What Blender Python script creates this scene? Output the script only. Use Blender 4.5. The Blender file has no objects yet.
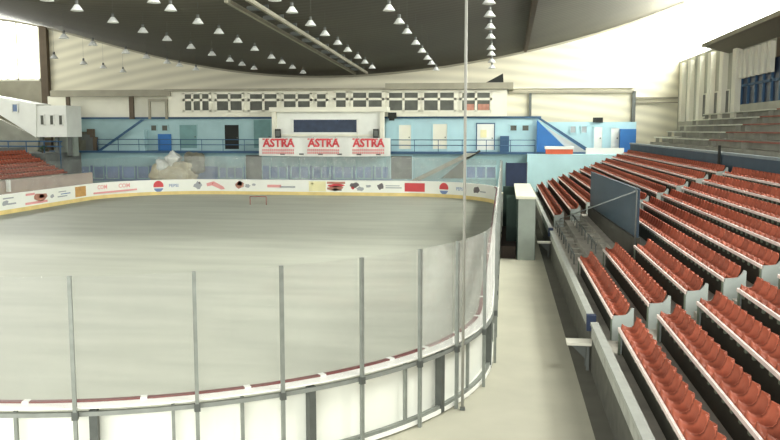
import bpy, bmesh, math, random
import numpy as np
from mathutils import Vector, Matrix
random.seed(7)
sc = bpy.context.scene
COL = sc.collection
R = math.radians

# ------------------------------------------------------------------ camera
F, H = 820.0, 5.4
pitch = math.atan(90 / F); yaw = math.atan2(115, math.hypot(F, 90))
rt = Vector((math.cos(yaw), math.sin(yaw), 0))
f0 = Vector((-math.sin(yaw), math.cos(yaw), 0)); up0 = Vector((0, 0, 1))
fw = f0 * math.cos(pitch) - up0 * math.sin(pitch)
upv = up0 * math.cos(pitch) + f0 * math.sin(pitch)
CAM = Vector((0, 0, H))
cd = bpy.data.cameras.new('camera'); cam = bpy.data.objects.new('camera', cd); COL.objects.link(cam)
cd.sensor_width = 36; cd.lens = 36 * F / 780; cd.clip_end = 400
m = Matrix((rt, upv, -fw)).transposed().to_4x4(); m.translation = CAM
cam.matrix_world = m; sc.camera = cam


def at(x, y, Y):
    """the point of the plane Y = const that a pixel shows"""
    v = rt * (x - 390) + upv * (220 - y) + fw * F
    return CAM + v * (Y / v.y)


def px(p):
    q = Vector(p) - CAM
    w = q.dot(fw)
    return (390 + F * q.dot(rt) / w, 220 - F * q.dot(upv) / w, w)


# --------------------------------------------------------------- materials
def lin(c):
    return tuple(((v / 255) / 12.92 if v <= 10 else ((v / 255 + .055) / 1.055) ** 2.4) for v in c) + (1,)


def mat(name, rgb, rough=.6, var=.12, scale=2.0, metal=0, stretch=(1, 1, 1), spec=.5, bump=0, obj_var=0):
    M = bpy.data.materials.new(name); M.use_nodes = True
    n, l = M.node_tree.nodes, M.node_tree.links
    b = n['Principled BSDF']
    b.inputs['Roughness'].default_value = rough; b.inputs['Metallic'].default_value = metal
    b.inputs['Specular IOR Level'].default_value = spec
    tc = n.new('ShaderNodeTexCoord'); mp = n.new('ShaderNodeMapping'); mp.inputs['Scale'].default_value = stretch
    l.new(tc.outputs['Object'], mp.inputs['Vector'])
    nz = n.new('ShaderNodeTexNoise'); nz.inputs['Scale'].default_value = scale; nz.inputs['Detail'].default_value = 5
    l.new(mp.outputs['Vector'], nz.inputs['Vector'])
    rp = n.new('ShaderNodeValToRGB')
    c = lin(rgb)
    rp.color_ramp.elements[0].position = .3; rp.color_ramp.elements[1].position = .7
    rp.color_ramp.elements[0].color = tuple(v * (1 - var) for v in c[:3]) + (1,)
    rp.color_ramp.elements[1].color = tuple(min(1, v * (1 + var)) for v in c[:3]) + (1,)
    l.new(nz.outputs['Fac'], rp.inputs['Fac'])
    out = rp.outputs['Color']
    if obj_var:
        oi = n.new('ShaderNodeObjectInfo'); hs = n.new('ShaderNodeHueSaturation')
        mr = n.new('ShaderNodeMapRange'); mr.inputs['To Min'].default_value = 1 - obj_var; mr.inputs['To Max'].default_value = 1 + obj_var
        l.new(oi.outputs['Random'], mr.inputs['Value']); l.new(mr.outputs['Result'], hs.inputs['Value'])
        l.new(out, hs.inputs['Color']); out = hs.outputs['Color']
    l.new(out, b.inputs['Base Color'])
    if bump:
        bp = n.new('ShaderNodeBump'); bp.inputs['Strength'].default_value = bump
        l.new(nz.outputs['Fac'], bp.inputs['Height']); l.new(bp.outputs['Normal'], b.inputs['Normal'])
    return M


def glass(name, haze, tint=(225, 228, 220), frosted=False):
    M = bpy.data.materials.new(name); M.use_nodes = True
    n, l = M.node_tree.nodes, M.node_tree.links
    for k in list(n):
        if k.type != 'OUTPUT_MATERIAL': n.remove(k)
    out = [k for k in n if k.type == 'OUTPUT_MATERIAL'][0]
    tr = n.new('ShaderNodeBsdfTransparent'); df = n.new('ShaderNodeBsdfTranslucent' if frosted else 'ShaderNodeBsdfDiffuse'); df.inputs['Color'].default_value = lin(tint)
    gl = n.new('ShaderNodeBsdfGlossy'); gl.inputs['Roughness'].default_value = .08
    m1 = n.new('ShaderNodeMixShader'); m2 = n.new('ShaderNodeMixShader')
    nz = n.new('ShaderNodeTexNoise'); nz.inputs['Scale'].default_value = 1.6; nz.inputs['Detail'].default_value = 4
    tc = n.new('ShaderNodeTexCoord'); l.new(tc.outputs['Object'], nz.inputs['Vector'])
    mr = n.new('ShaderNodeMapRange'); mr.inputs['From Min'].default_value = .35; mr.inputs['From Max'].default_value = .7
    mr.inputs['To Min'].default_value = haze * .6; mr.inputs['To Max'].default_value = haze * 1.4
    l.new(nz.outputs['Fac'], mr.inputs['Value'])
    l.new(mr.outputs['Result'], m1.inputs['Fac']); l.new(tr.outputs[0], m1.inputs[1]); l.new(df.outputs[0], m1.inputs[2])
    m2.inputs['Fac'].default_value = .03
    l.new(m1.outputs[0], m2.inputs[1]); l.new(gl.outputs[0], m2.inputs[2]); l.new(m2.outputs[0], out.inputs['Surface'])
    return M


def wave_mat(name, rgb, axis, scale, amt, rough=.7, var=.1, distort=0, vscale=.3, stretch=(1, 1, 1), arch=0):
    """painted ribbed cladding: a wave along one axis lightly tints and bumps the colour"""
    M = mat(name, rgb, rough, var, vscale, stretch=stretch)
    n, l = M.node_tree.nodes, M.node_tree.links
    b = n['Principled BSDF']; old = b.inputs['Base Color'].links[0].from_socket
    tc = [k for k in n if k.type == 'TEX_COORD'][0]
    w = n.new('ShaderNodeTexWave'); w.bands_direction = axis; w.inputs['Scale'].default_value = scale
    w.inputs['Distortion'].default_value = distort; w.wave_profile = 'SIN'
    if arch:
        sp = n.new('ShaderNodeSeparateXYZ'); l.new(tc.outputs['Object'], sp.inputs[0])
        a1 = n.new('ShaderNodeMath'); a1.operation = 'ADD'; a1.inputs[1].default_value = 12; l.new(sp.outputs['X'], a1.inputs[0])
        a2 = n.new('ShaderNodeMath'); a2.operation = 'POWER'; a2.inputs[1].default_value = 2; l.new(a1.outputs[0], a2.inputs[0])
        a3 = n.new('ShaderNodeMath'); a3.operation = 'MULTIPLY_ADD'; a3.inputs[1].default_value = arch
        l.new(a2.outputs[0], a3.inputs[0]); l.new(sp.outputs['Z'], a3.inputs[2])
        cb = n.new('ShaderNodeCombineXYZ'); l.new(a3.outputs[0], cb.inputs['Z']); l.new(cb.outputs[0], w.inputs['Vector'])
    else: l.new(tc.outputs['Object'], w.inputs['Vector'])
    mr = n.new('ShaderNodeMapRange'); mr.inputs['To Min'].default_value = 1 - amt; mr.inputs['To Max'].default_value = 1
    l.new(w.outputs['Fac'], mr.inputs['Value'])
    mx = n.new('ShaderNodeMix'); mx.data_type = 'RGBA'; mx.blend_type = 'MULTIPLY'; mx.inputs['Factor'].default_value = 1
    l.new(old, mx.inputs['A']); l.new(mr.outputs['Result'], mx.inputs['B']); l.new(mx.outputs['Result'], b.inputs['Base Color'])
    bp = n.new('ShaderNodeBump'); bp.inputs['Strength'].default_value = .25; bp.inputs['Distance'].default_value = .05
    l.new(w.outputs['Fac'], bp.inputs['Height']); l.new(bp.outputs['Normal'], b.inputs['Normal'])
    return M


Mt = dict(
    ice=mat('worn_ice', (174, 177, 163), .55, .10, .5, stretch=(.35, 1.6, 1), spec=.2),
    shadow_strip=mat('painted_wall_shadow', (98, 97, 86), .9, .12, 1.2),
    dark_base=mat('under_seat_shade', (58, 58, 46), .9, .2, 1.5),
    riser=mat('shaded_riser', (66, 64, 54), .9, .15, 1.5),
    aisle=mat('aisle_concrete', (177, 175, 156), .8, .07, .7),
    board=mat('white_board', (236, 238, 228), .4, .03, 1),
    ledge=mat('white_ledge', (240, 240, 232), .4, .03, 1),
    cap=mat('dark_red_rail', (104, 36, 38), .4, .1, 3),
    steel=mat('galvanised_steel', (134, 139, 132), .5, .12, 6, .3),
    rails=mat('pale_steel', (136, 140, 134), .5, .1, 6, .2),
    dsteel=mat('dark_steel', (88, 92, 88), .5, .12, 6, .3),
    mast=mat('pale_mast_paint', (150, 150, 140), .5, .08, 5),
    kick=mat('yellow_kick_strip', (222, 200, 132), .5, .1, 1.2),
    conc=mat('terrace_concrete', (172, 168, 156), .9, .18, 1.5, bump=.1),
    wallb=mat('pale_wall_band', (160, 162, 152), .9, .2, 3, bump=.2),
    wallc=mat('shaded_wall_concrete', (82, 82, 73), .9, .2, 3, bump=.2),  # wall concrete darkened to hold the shade on its lower face
    capst=mat('parapet_cap', (158, 161, 152), .6, .08, 3),
    seat=mat('red_seat_plastic', (164, 88, 65), .6, .14, 3, obj_var=.2, spec=.2),
    beam=mat('pale_seat_beam', (232, 214, 204), .5, .08, 3),
    bracket=mat('seat_bracket_paint', (112, 122, 104), .6, .1, 4),
    endp=mat('seat_end_paint', (178, 186, 180), .5, .07, 3),
    barrier=mat('dark_blue_panel', (36, 60, 76), .55, .1, 1.5),
    rail=mat('rail_steel', (150, 155, 155), .4, .08, 4, .4),
    teal=mat('teal_wall', (142, 174, 178), .8, .08, .8),
    lblue=mat('light_blue_wall', (174, 208, 214), .8, .06, .8),
    ltop=mat('pale_blue_upper_wall', (160, 190, 192), .8, .07, .8),
    blue=mat('bright_blue_paint', (40, 104, 168), .6, .08, 1),
    dado=mat('grey_blue_dado', (106, 128, 164), .8, .1, 1.2),
    dblue=mat('dark_blue_trim', (48, 84, 116), .6, .1, 1),
    navy=mat('navy_tarpaulin', (34, 48, 76), .7, .15, 2),
    window=mat('dark_window_glass', (88, 90, 82), .4, .25, 1.2, spec=.2),
    wblue=mat('blue_window_glass', (122, 142, 174), .5, .2, 1, spec=.2),
    scr=mat('booth_window_glass', (48, 60, 80), .35, .25, 1.5, spec=.2),
    cream=mat('cream_paint', (226, 224, 206), .7, .06, .6),
    white=mat('white_paint', (228, 230, 222), .6, .05, 1),
    gdoor=mat('green_door', (110, 148, 146), .7, .1, 1.5),
    dark=mat('dark_opening', (38, 40, 36), .9, .2, 1),
    dgrey=mat('dark_grey_board', (98, 102, 98), .8, .15, 1.5),
    brown=mat('brown_column', (92, 80, 64), .8, .12, 1.5),
    beamgrey=mat('grey_beam', (150, 146, 128), .8, .1, 1),
    red=mat('red_print', (204, 70, 74), .6, .05, 1),
    pred=mat('pale_red_print', (222, 156, 152), .6, .06, 1),
    pblue=mat('blue_print', (110, 134, 176), .6, .05, 1),
    pgrey=mat('grey_print', (160, 164, 166), .6, .05, 1),
    ochre=mat('ochre_print', (190, 146, 84), .6, .15, 4),
    rust=mat('rust_print', (176, 124, 104), .6, .2, 3),
    pyel=mat('pale_yellow_print', (232, 226, 176), .6, .05, 2),
    black=mat('black_print', (104, 98, 100), .6, .1, 1),
    orange=mat('orange_red_paint', (206, 92, 58), .6, .08, 1),
    sgreen=mat('dark_green_lining', (34, 56, 46), .7, .12, 2),
    dbrown=mat('dark_brown_boards', (56, 46, 38), .8, .2, 2),
    sgrey=mat('shelter_grey', (142, 150, 140), .7, .08, 2),
    sroof=mat('shelter_roof_cream', (222, 220, 198), .7, .06, 2),
    heap=mat('pale_heap', (178, 170, 142), .9, .22, 1.5, bump=.4),
    heapw=mat('white_heap', (204, 208, 202), .9, .1, 2, bump=.3),
    heapd=mat('dark_heap', (104, 104, 90), .9, .2, 2, bump=.3),
    lamp=mat('lamp_reflector', (228, 230, 226), .35, .04, 4),
    bulb=mat('lamp_glass', (240, 240, 236), .15, .02, 4),
    lampd=mat('lamp_housing', (96, 98, 94), .5, .1, 4),
    gallery=mat('gallery_concrete', (148, 148, 136), .9, .15, 1),
    bench=mat('pale_bench', (206, 208, 190), .7, .12, 1.5),
    rbench=mat('rusty_bench', (150, 88, 70), .7, .25, 1.5),
    parapet=mat('blue_grey_parapet', (62, 80, 92), .7, .14, 1),
    parcap=mat('parapet_pale_top', (128, 142, 144), .6, .1, 2),
    pink=mat('pinkish_wall', (172, 158, 146), .8, .1, 1),
    canopy=mat('canopy_boards', (112, 106, 92), .85, .14, .6, stretch=(1, .1, 1)),
    fin=mat('white_pilaster', (226, 224, 208), .75, .05, .6),
    wallr=mat('side_wall', (176, 176, 160), .85, .1, .6),
    step=mat('pale_step_boards', (222, 220, 204), .7, .06, 2),
    green=mat('dark_green_leaf', (50, 78, 52), .8, .2, 3),
    net=mat('goal_net', (176, 172, 160), .8, .05, 2),
    goalr=mat('goal_red', (150, 82, 70), .5, .05, 2),
    clear=glass('rink_glass', .03),
    hazy=glass('scuffed_rink_glass', .2),
    far_glass=glass('dusty_far_glass', .13),
    winglass=glass('hall_window_glass', .2, (250, 250, 244), True),
)
Mt['roof'] = wave_mat('dark_ceiling_boards', (84, 81, 69), 'Y', .42, .16, .85, .14, vscale=.16)
Mt['clad'] = wave_mat('cream_cladding', (222, 217, 194), 'Z', .34, .2, .8, .05, distort=.4, vscale=.1, arch=.0042)


# ------------------------------------------------------------ mesh builder
class MB:
    def __init__(s):
        s.v, s.f, s.mi, s.sm = [], [], [], []

    def add(s, vs, fs, mi=0, smooth=False):
        b = len(s.v); s.v += [tuple(p) for p in vs]
        for q in fs:
            s.f.append(tuple(b + i for i in q)); s.mi.append(mi); s.sm.append(smooth)
        return s

    def box(s, x0, x1, y0, y1, z0, z1, mi=0):
        if x0 > x1: x0, x1 = x1, x0
        if y0 > y1: y0, y1 = y1, y0
        if z0 > z1: z0, z1 = z1, z0
        vs = [(x, y, z) for z in (z0, z1) for (x, y) in ((x0, y0), (x1, y0), (x1, y1), (x0, y1))]
        return s.add(vs, [(3, 2, 1, 0), (4, 5, 6, 7), (0, 1, 5, 4), (1, 2, 6, 5), (2, 3, 7, 6), (3, 0, 4, 7)], mi)

    def prism(s, poly, d, mi=0):
        """closed planar polygon (3D points) swept by vector d"""
        n = len(poly); p = [Vector(q) for q in poly]; d = Vector(d)
        nrm = Vector((0, 0, 0))
        for i in range(n): nrm += p[i].cross(p[(i + 1) % n])
        if nrm.dot(d) > 0: p = p[::-1]
        return s.add(p + [q + d for q in p], [tuple(range(n)), tuple(range(2 * n - 1, n - 1, -1))] +
                     [((i + 1) % n, i, n + i, n + (i + 1) % n) for i in range(n)], mi)

    def tube(s, pts, r, seg=8, mi=0, caps=True):
        pts = [Vector(p) for p in pts]; rings = []
        for i, p in enumerate(pts):
            t = (pts[min(i + 1, len(pts) - 1)] - pts[max(i - 1, 0)]).normalized()
            a = t.orthogonal().normalized() if i == 0 else (a - t * a.dot(t)).normalized()
            b = t.cross(a); rr = r[i] if isinstance(r, (list, tuple)) else r
            rings.append([p + (a * math.cos(2 * math.pi * k / seg) + b * math.sin(2 * math.pi * k / seg)) * rr for k in range(seg)])
        vs = [q for g in rings for q in g]; fs = []
        for i in range(len(pts) - 1):
            for k in range(seg):
                fs.append((i * seg + k, i * seg + (k + 1) % seg, (i + 1) * seg + (k + 1) % seg, (i + 1) * seg + k))
        s.add(vs, fs, mi, True)
        if caps:
            n = len(vs); b = len(s.v) - n
            for q in (tuple(range(seg))[::-1], tuple(range(n - seg, n))):
                s.f.append(tuple(b + i for i in q)); s.mi.append(mi); s.sm.append(False)
        return s

    def lathe(s, prof, seg=16, o=(0, 0, 0), mi=0):
        vs = [(o[0] + r * math.cos(2 * math.pi * k / seg), o[1] + r * math.sin(2 * math.pi * k / seg), o[2] + z) for r, z in prof for k in range(seg)]
        fs = [(i * seg + k, i * seg + (k + 1) % seg, (i + 1) * seg + (k + 1) % seg, (i + 1) * seg + k) for i in range(len(prof) - 1) for k in range(seg)]
        return s.add(vs, fs, mi, True)

    def sweep(s, path, sec, mi=0, smooth=False):
        """path: [(point2d, outward normal2d)], sec: closed [(offset, z)]"""
        n = len(sec)
        vs = [(p[0] + q[0] * o, p[1] + q[1] * o, z) for p, q in path for o, z in sec]
        fs = [(i * n + k, i * n + (k + 1) % n, (i + 1) * n + (k + 1) % n, (i + 1) * n + k) for i in range(len(path) - 1) for k in range(n)]
        fs += [tuple(range(n))[::-1], tuple(range((len(path) - 1) * n, len(path) * n))]
        return s.add(vs, fs, mi, smooth)

    def build(s, name, mats, parent=None, loc=None):
        me = bpy.data.meshes.new(name)
        o0 = Vector(loc) if loc is not None else Vector((0, 0, 0))
        me.from_pydata([tuple(Vector(v) - o0) for v in s.v], [], s.f)
        for k in (mats if isinstance(mats, (list, tuple)) else [mats]): me.materials.append(k)
        me.polygons.foreach_set('material_index', s.mi); me.polygons.foreach_set('use_smooth', s.sm); me.update()
        bm = bmesh.new(); bm.from_mesh(me); bmesh.ops.recalc_face_normals(bm, faces=bm.faces); bm.to_mesh(me); bm.free()
        o = bpy.data.objects.new(name, me); COL.objects.link(o)
        if parent is not None: o.parent = parent; o.matrix_parent_inverse = Matrix.Identity(4); o.location = o0 - ORG.get(parent.name, Vector((0, 0, 0)))
        else: o.location = o0
        ORG[o.name] = o0
        return o


ORG = {}


def tag(o, label=None, cat=None, group=None, kind=None):
    if label: o['label'] = label
    if cat: o['category'] = cat
    if group: o['group'] = group
    if kind: o['kind'] = kind
    return o


def thing(name, loc, label, cat, group=None, rz=0):
    o = bpy.data.objects.new(name, None); COL.objects.link(o); o.location = loc; o.rotation_euler.z = rz
    o.empty_display_size = .2
    ORG[o.name] = Vector(loc)
    return tag(o, label, cat, group)


def struct(name, mb, m, label=None, cat=None):
    return tag(mb.build(name, m), label, cat, kind='structure')


ORD = ['', 'first', 'second', 'third', 'fourth', 'fifth', 'sixth', 'seventh', 'eighth', 'ninth', 'tenth', 'eleventh', 'twelfth', 'thirteenth',
       'fourteenth', 'fifteenth', 'sixteenth', 'seventeenth', 'eighteenth', 'nineteenth', 'twentieth']
TENS = {2: 'twenty', 3: 'thirty', 4: 'forty', 5: 'fifty', 6: 'sixty'}


def ordi(n):
    if n <= 20: return ORD[n]
    t, u = divmod(n, 10)
    return TENS[t] + '-' + ORD[u] if u else TENS[t][:-1] + 'ieth'


def text_mesh(txt, size, bold=0):
    cu = bpy.data.curves.new('t', 'FONT'); cu.body = txt; cu.size = size; cu.align_x = 'CENTER'; cu.align_y = 'CENTER'; cu.extrude = .004; cu.offset = bold
    cu.resolution_u = 2
    o = bpy.data.objects.new('t', cu); COL.objects.link(o)
    dg = bpy.context.evaluated_depsgraph_get(); ev = o.evaluated_get(dg); me = ev.to_mesh()
    vs = [tuple(v.co) for v in me.vertices]; fs = [tuple(p.vertices) for p in me.polygons]
    ev.to_mesh_clear(); bpy.data.objects.remove(o); bpy.data.curves.remove(cu)
    return vs, fs


# ================================================================ SETTING
struct('floor', MB().box(-70, 20, 2, 80, -.3, -.02), Mt['aisle'], 'cream concrete floor of the aisle beside the rink', 'floor')

# ---- the rink outline
XR, XL, Y0, Y1, RC = -.45, -31.7, 11.1, 66.3, 7.8
segs = [('l', (-18, Y0), (XR - RC, Y0)), ('a', (XR - RC, Y0 + RC), -90, 0), ('l', (XR, Y0 + RC), (XR, Y1 - RC)), ('a', (XR - RC, Y1 - RC), 0, 90),
        ('l', (XR - RC, Y1), (XL + RC, Y1)), ('a', (XL + RC, Y1 - RC), 90, 180), ('l', (XL, Y1 - RC), (XL, 36))]
seglen = [math.dist(g[1], g[2]) if g[0] == 'l' else RC * R(90) for g in segs]
cum = [0]
for L in seglen: cum.append(cum[-1] + L)


def rink(s):
    i = max(k for k in range(len(segs)) if cum[k] <= s + 1e-9 or k == 0); t = (s - cum[i]) / seglen[i]; g = segs[i]
    if g[0] == 'l':
        d = Vector((g[2][0] - g[1][0], g[2][1] - g[1][1])).normalized()
        return (g[1][0] + (g[2][0] - g[1][0]) * t, g[1][1] + (g[2][1] - g[1][1]) * t), (d.y, -d.x)
    a = R(g[2] + (g[3] - g[2]) * t)
    return (g[1][0] + RC * math.cos(a), g[1][1] + RC * math.sin(a)), (math.cos(a), math.sin(a))


def rpath(s0, s1, step=.45):
    cuts = sorted({s0, s1} | {c for c in cum if s0 < c < s1}); out = []
    for a, b in zip(cuts, cuts[1:]):
        k = [i for i in range(len(segs)) if cum[i] <= (a + b) / 2][-1]
        n = 1 if segs[k][0] == 'l' and b - a < 3 else max(1, math.ceil((b - a) / (step if segs[k][0] == 'a' else 3)))
        out += [rink(a + (b - a) * i / n) for i in range(n)]
    return out + [rink(s1 - 1e-6)]


pts = [p for p, n in rpath(0, cum[-1])]
struct('floor_ice', MB().prism([(-18, Y0, -.02)] + [(x, y, -.02) for x, y in pts] + [(XL, Y0, -.02)], (0, 0, .03)), Mt['ice'],
       'worn grey-white ice surface inside the rink boards', 'ice')
S_ARC, S_R, S_FC, S_F = cum[1], cum[2], cum[3], cum[4]


def th(deg_rad): return S_ARC + RC * deg_rad


BH = 1.25
# ---- near and right-hand boards
nb = thing('rink_boards', (-4, Y0, 0), 'white rink boards with dark red top rail curving around the near corner', 'rink boards')
s_end = S_FC + RC * R(12)
MB().sweep(rpath(0, s_end), [(-.04, .02), (.04, .02), (.04, BH), (-.04, BH)]).build('board_facing', Mt['board'], nb)
MB().sweep(rpath(0, s_end), [(-.04, BH), (.24, BH), (.24, BH + .025), (-.04, BH + .025)]).build('board_ledge', Mt['ledge'], nb)
MB().sweep(rpath(0, s_end), [(-.10, BH - .03), (-.01, BH - .03), (-.01, BH + .05), (-.10, BH + .05)]).build('top_rail', Mt['cap'], nb)
MB().sweep(rpath(0, s_end), [(.18, BH - .11), (.255, BH - .11), (.255, BH - .045), (.18, BH - .045)]).build('frame_rail', Mt['rails'], nb)
MB().sweep(rpath(0, s_end), [(.14, .10), (.22, .10), (.22, .16), (.14, .16)]).build('lower_rail', Mt['steel'], nb)
MB().sweep(rpath(0, s_end), [(.05, .02), (.24, .02), (.24, .10), (.05, .10)]).build('base_sill', Mt['ledge'], nb)


def upright(s, w, z0, z1, o0, o1, mb=None):
    (x, y), (nx, ny) = rink(s); tx, ty = -ny, nx
    mb = mb or MB(); c = [(x + nx * o + tx * k, y + ny * o + ty * k, z0) for o, k in ((o0, -w / 2), (o1, -w / 2), (o1, w / 2), (o0, w / 2))]
    return mb.prism(c, (0, 0, z1 - z0))


post_s = [th(.247) - 3.4, th(.247) - 1.7, th(.247), th(.466), th(.634), th(.818), th(.993), th(1.15), th(1.34), th(1.571)]
s = post_s[-1]
while s + 2.4 < S_FC + RC * R(12): s += 2.4; post_s.append(s)
for q in [th(v) for v in (-.08, .142, .367, .573, .744, .94, 1.07, 1.24, 1.45)] + [S_R + 1.2 + 2.4 * k for k in range(9)]:
    upright(q, .10, BH - .035, BH + .058, -.11, .01).build('rail_clamp', Mt['white'], nb)
for t in (.133, .422, .555, .96, 1.25): upright(th(t), .05, .10, BH - .03, .14, .20).build('stud', Mt['steel'], nb)
for t in (-.12, .277, .702, 1.096, 1.5): upright(th(t), .12, .02, BH - .03, .10, .24).build('module_post', Mt['dsteel'], nb)
s = S_R + 1.5
while s < S_R + 22: upright(s, .08, .02, BH - .03, .10, .24).build('module_post', Mt['steel'], nb); s += 2.0
# ---- glass posts and panels of the near and right side
names_near = ['straight end', 'straight end']
GT = BH + 2.03
for i, s in enumerate(post_s):
    p, n = rink(s); o = thing('glass_post', (p[0], p[1], 0), '', 'post')
    upright(s, .055, -.02, GT, .265, .325).build('upright', Mt['steel'], o)
    upright(s, .09, BH - .14, BH - .02, .262, .335).build('clamp', Mt['dsteel'], o)
    y = p[1]
    if i < 10: tag(o, f'{ordi(10 - i) if i < 9 else "first"} steel glass post counted leftward from where the right boards straighten', 'post', 'steel glass posts of the rink')
    else: tag(o, f'{ordi(i - 9)} slim steel glass post along the straight boards beside the aisle', 'post', 'steel glass posts of the rink')
for i, (a, b) in enumerate(zip(post_s, post_s[1:])):
    g = MB().sweep(rpath(a + .03, b - .03, .3), [(.205, BH + .026), (.22, BH + .026), (.22, GT - .02), (.205, GT - .02)])
    hz = 4 <= i - 1 < 9
    o = g.build('plexiglass_shield', Mt['hazy'] if i >= 6 else Mt['clear'])
    if i < 9: tag(o, f'{"scuffed " if hz else "clear "}glass pane, {ordi(9 - i)} counted leftward from where the right boards straighten', 'glass pane', 'rink glass panes')
    else: tag(o, f'scuffed glass pane, {ordi(i - 8)} along the straight boards beside the aisle', 'glass pane', 'rink glass panes')

# ---- tall mast
t = thing('net_mast', (-.62, 16.35, 0), 'tall pale thin mast rising from the curved corner boards to the roof', 'mast')
mp, mn = rink(th(1.149)); mx, my = mp[0] + mn[0] * .43, mp[1] + mn[1] * .43
t.location = (mx, my, 0); ORG[t.name] = Vector((mx, my, 0))
MB().tube([(mx, my, 0), (mx, my, 9.8)], .028, 10).build('pole', Mt['mast'], t)
MB().box(mx - .05, mx + .05, my - .05, my + .05, -.02, .03).build('base_plate', Mt['dsteel'], t)

# ---- far and left boards with the adverts
fb = thing('advert_boards', (-16, Y1, 0), 'white far rink boards with adverts and a yellow kick strip', 'rink boards')
MB().sweep(rpath(s_end + .08, cum[-1]), [(-.04, .02), (.06, .02), (.06, BH), (-.04, BH)]).build('board_facing', Mt['board'], fb)
MB().sweep(rpath(s_end + .08, cum[-1]), [(-.06, .02), (-.04, .02), (-.04, .30), (-.06, .30)]).build('kick_strip', Mt['kick'], fb)
MB().sweep(rpath(s_end + .08, cum[-1]), [(-.06, BH), (.14, BH), (.14, BH + .03), (-.06, BH + .03)]).build('top_rail', Mt['ledge'], fb)


def s_of_px(x, z=.75):
    """arc length on the far boards whose point at height z falls at picture column x"""
    best = min((abs(px((*rink(q)[0], z))[0] - x), q) for q in np.arange(s_end + .2, cum[-1] - .2, .05))
    return best[1]


def advert(x0, x1, items, label):
    """items: (u0,v0,u1,v1,material index) rectangles / polygons / text in the unit square of the advert"""
    sa, sb = s_of_px(x0), s_of_px(x1); w = abs(sa - sb); mats = [Mt[k] for k in ('red', 'pblue', 'pgrey', 'ochre', 'rust', 'pyel', 'black', 'pred', 'white')]
    mb = MB()

    def P3(u, v, o):
        p, n = rink(sa + (sb - sa) * u); return (p[0] + n[0] * o, p[1] + n[1] * o, .33 + v * (BH - .38))
    for it in items:
        if it[0] == 'txt':
            _, txt, u, v, hgt, mi, bold = it
            vs, fs = text_mesh(txt, hgt, bold)
            mb.add([P3(u + a / w, v + b / (BH - .38), -.046 - c) for a, b, c in vs], fs, mi)
        elif it[0] == 'poly':
            _, ps, mi = it; n = len(ps)
            mb.add([P3(u, v, -.041) for u, v in ps] + [P3(u, v, -.046) for u, v in ps], [tuple(range(n)), tuple(range(n, 2 * n))[::-1]] + [((i + 1) % n, i, n + i, n + (i + 1) % n) for i in range(n)], mi)
        elif it[0] == 'disc':
            _, u, v, r, a0, a1, mi = it
            ps = [(u + r * math.cos(R(a0 + (a1 - a0) * k / 14)) / w, v + r * math.sin(R(a0 + (a1 - a0) * k / 14)) / (BH - .38)) for k in range(15)]
            n = 15; mb.add([P3(a, b, -.041) for a, b in ps] + [P3(a, b, -.046) for a, b in ps], [tuple(range(n)), tuple(range(n, 2 * n))[::-1]] + [((i + 1) % n, i, n + i, n + (i + 1) % n) for i in range(n)], mi)
    o = mb.build('advert', mats, fb); o['label'] = label
    return o


def rc(u0, v0, u1, v1, mi): return ('poly', [(u0, v0), (u1, v0), (u1, v1), (u0, v1)], mi)


def blob(u, v, ru, rv, mi, k=0):
    rg = random.Random(k); return ('poly', [(u + ru * math.cos(a) * q, v + rv * math.sin(a) * q) for a, q in ((2 * math.pi * i / 11, rg.uniform(.6, 1.05)) for i in range(11))], mi)


advert(1, 16, [blob(.25, .45, .25, .25, 2, 1), rc(.4, .3, .95, .42, 2), rc(.1, .75, .8, .85, 2)], 'grey lettering at the left end of the boards')
advert(24, 48, [blob(.65, .55, .3, .42, 4, 2), rc(.02, .08, .95, .26, 7), rc(.05, .78, .42, .95, 7), blob(.7, .6, .16, .2, 0, 3)], 'red emblem')
advert(49, 71, [blob(.12, .5, .1, .2, 2, 4), rc(.35, .3, .8, .4, 2), rc(.5, .5, .95, .58, 1), rc(.4, .7, .75, .78, 2)], 'pale blue-grey lettering')
advert(74, 86, [rc(.05, .08, .95, .96, 3), blob(.5, .5, .3, .3, 4, 6)], 'ochre square')
advert(92, 138, [('txt', 'COM', .25, .68, .46, 7, .008), ('txt', 'COM', .73, .68, .46, 7, .008), ('poly', [(.02, .12), (.98, .2), (.98, .36), (.02, .28)], 7)], 'pale red lettering over a red stripe')
advert(152, 184, [('disc', .2, .52, .42, -15, 195, 0), ('disc', .2, .40, .40, 195, 345, 1), ('txt', 'PEPSI', .68, .5, .36, 1, .004)], 'red and blue globe with blue lettering')
advert(193, 203, [blob(.5, .5, .5, .45, 2, 9), blob(.6, .7, .2, .2, 6, 10)], 'grey figure')
advert(206, 225, [('poly', [(.02, .7), (.4, .9), (.9, .4), (1, .15), (.8, .1), (.3, .5), (.05, .4)], 7), blob(.3, .7, .16, .16, 0, 12)], 'red swoosh')
advert(233, 257, [blob(.28, .55, .25, .4, 4, 13), blob(.3, .7, .14, .25, 6, 14), blob(.62, .5, .13, .2, 2, 15), blob(.88, .6, .1, .16, 2, 16)], 'brown and grey figure')
advert(267, 296, [rc(.02, .36, .5, .62, 7), rc(.45, .34, .98, .5, 2)], 'small red and grey line of lettering')
advert(309, 326, [rc(.0, .02, 1, .98, 5), blob(.2, .75, .1, .1, 3, 18)], 'pale yellow panel')
advert(326, 346, [rc(.05, .75, .95, .96, 4), blob(.5, .6, .45, .2, 0, 20), blob(.5, .32, .48, .3, 4, 21), blob(.5, .2, .3, .14, 6, 22)], 'brown and red crest')
advert(348, 372, [blob(.25, .62, .22, .33, 6, 23), blob(.5, .3, .18, .24, 2, 24), blob(.85, .55, .13, .15, 2, 25), blob(.2, .4, .08, .2, 0, 26)], 'dark figure on white')
advert(376, 402, [blob(.16, .55, .14, .36, 6, 27), rc(.36, .38, .98, .48, 2), rc(.36, .58, .9, .66, 2)], 'dark emblem with grey lines')
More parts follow.
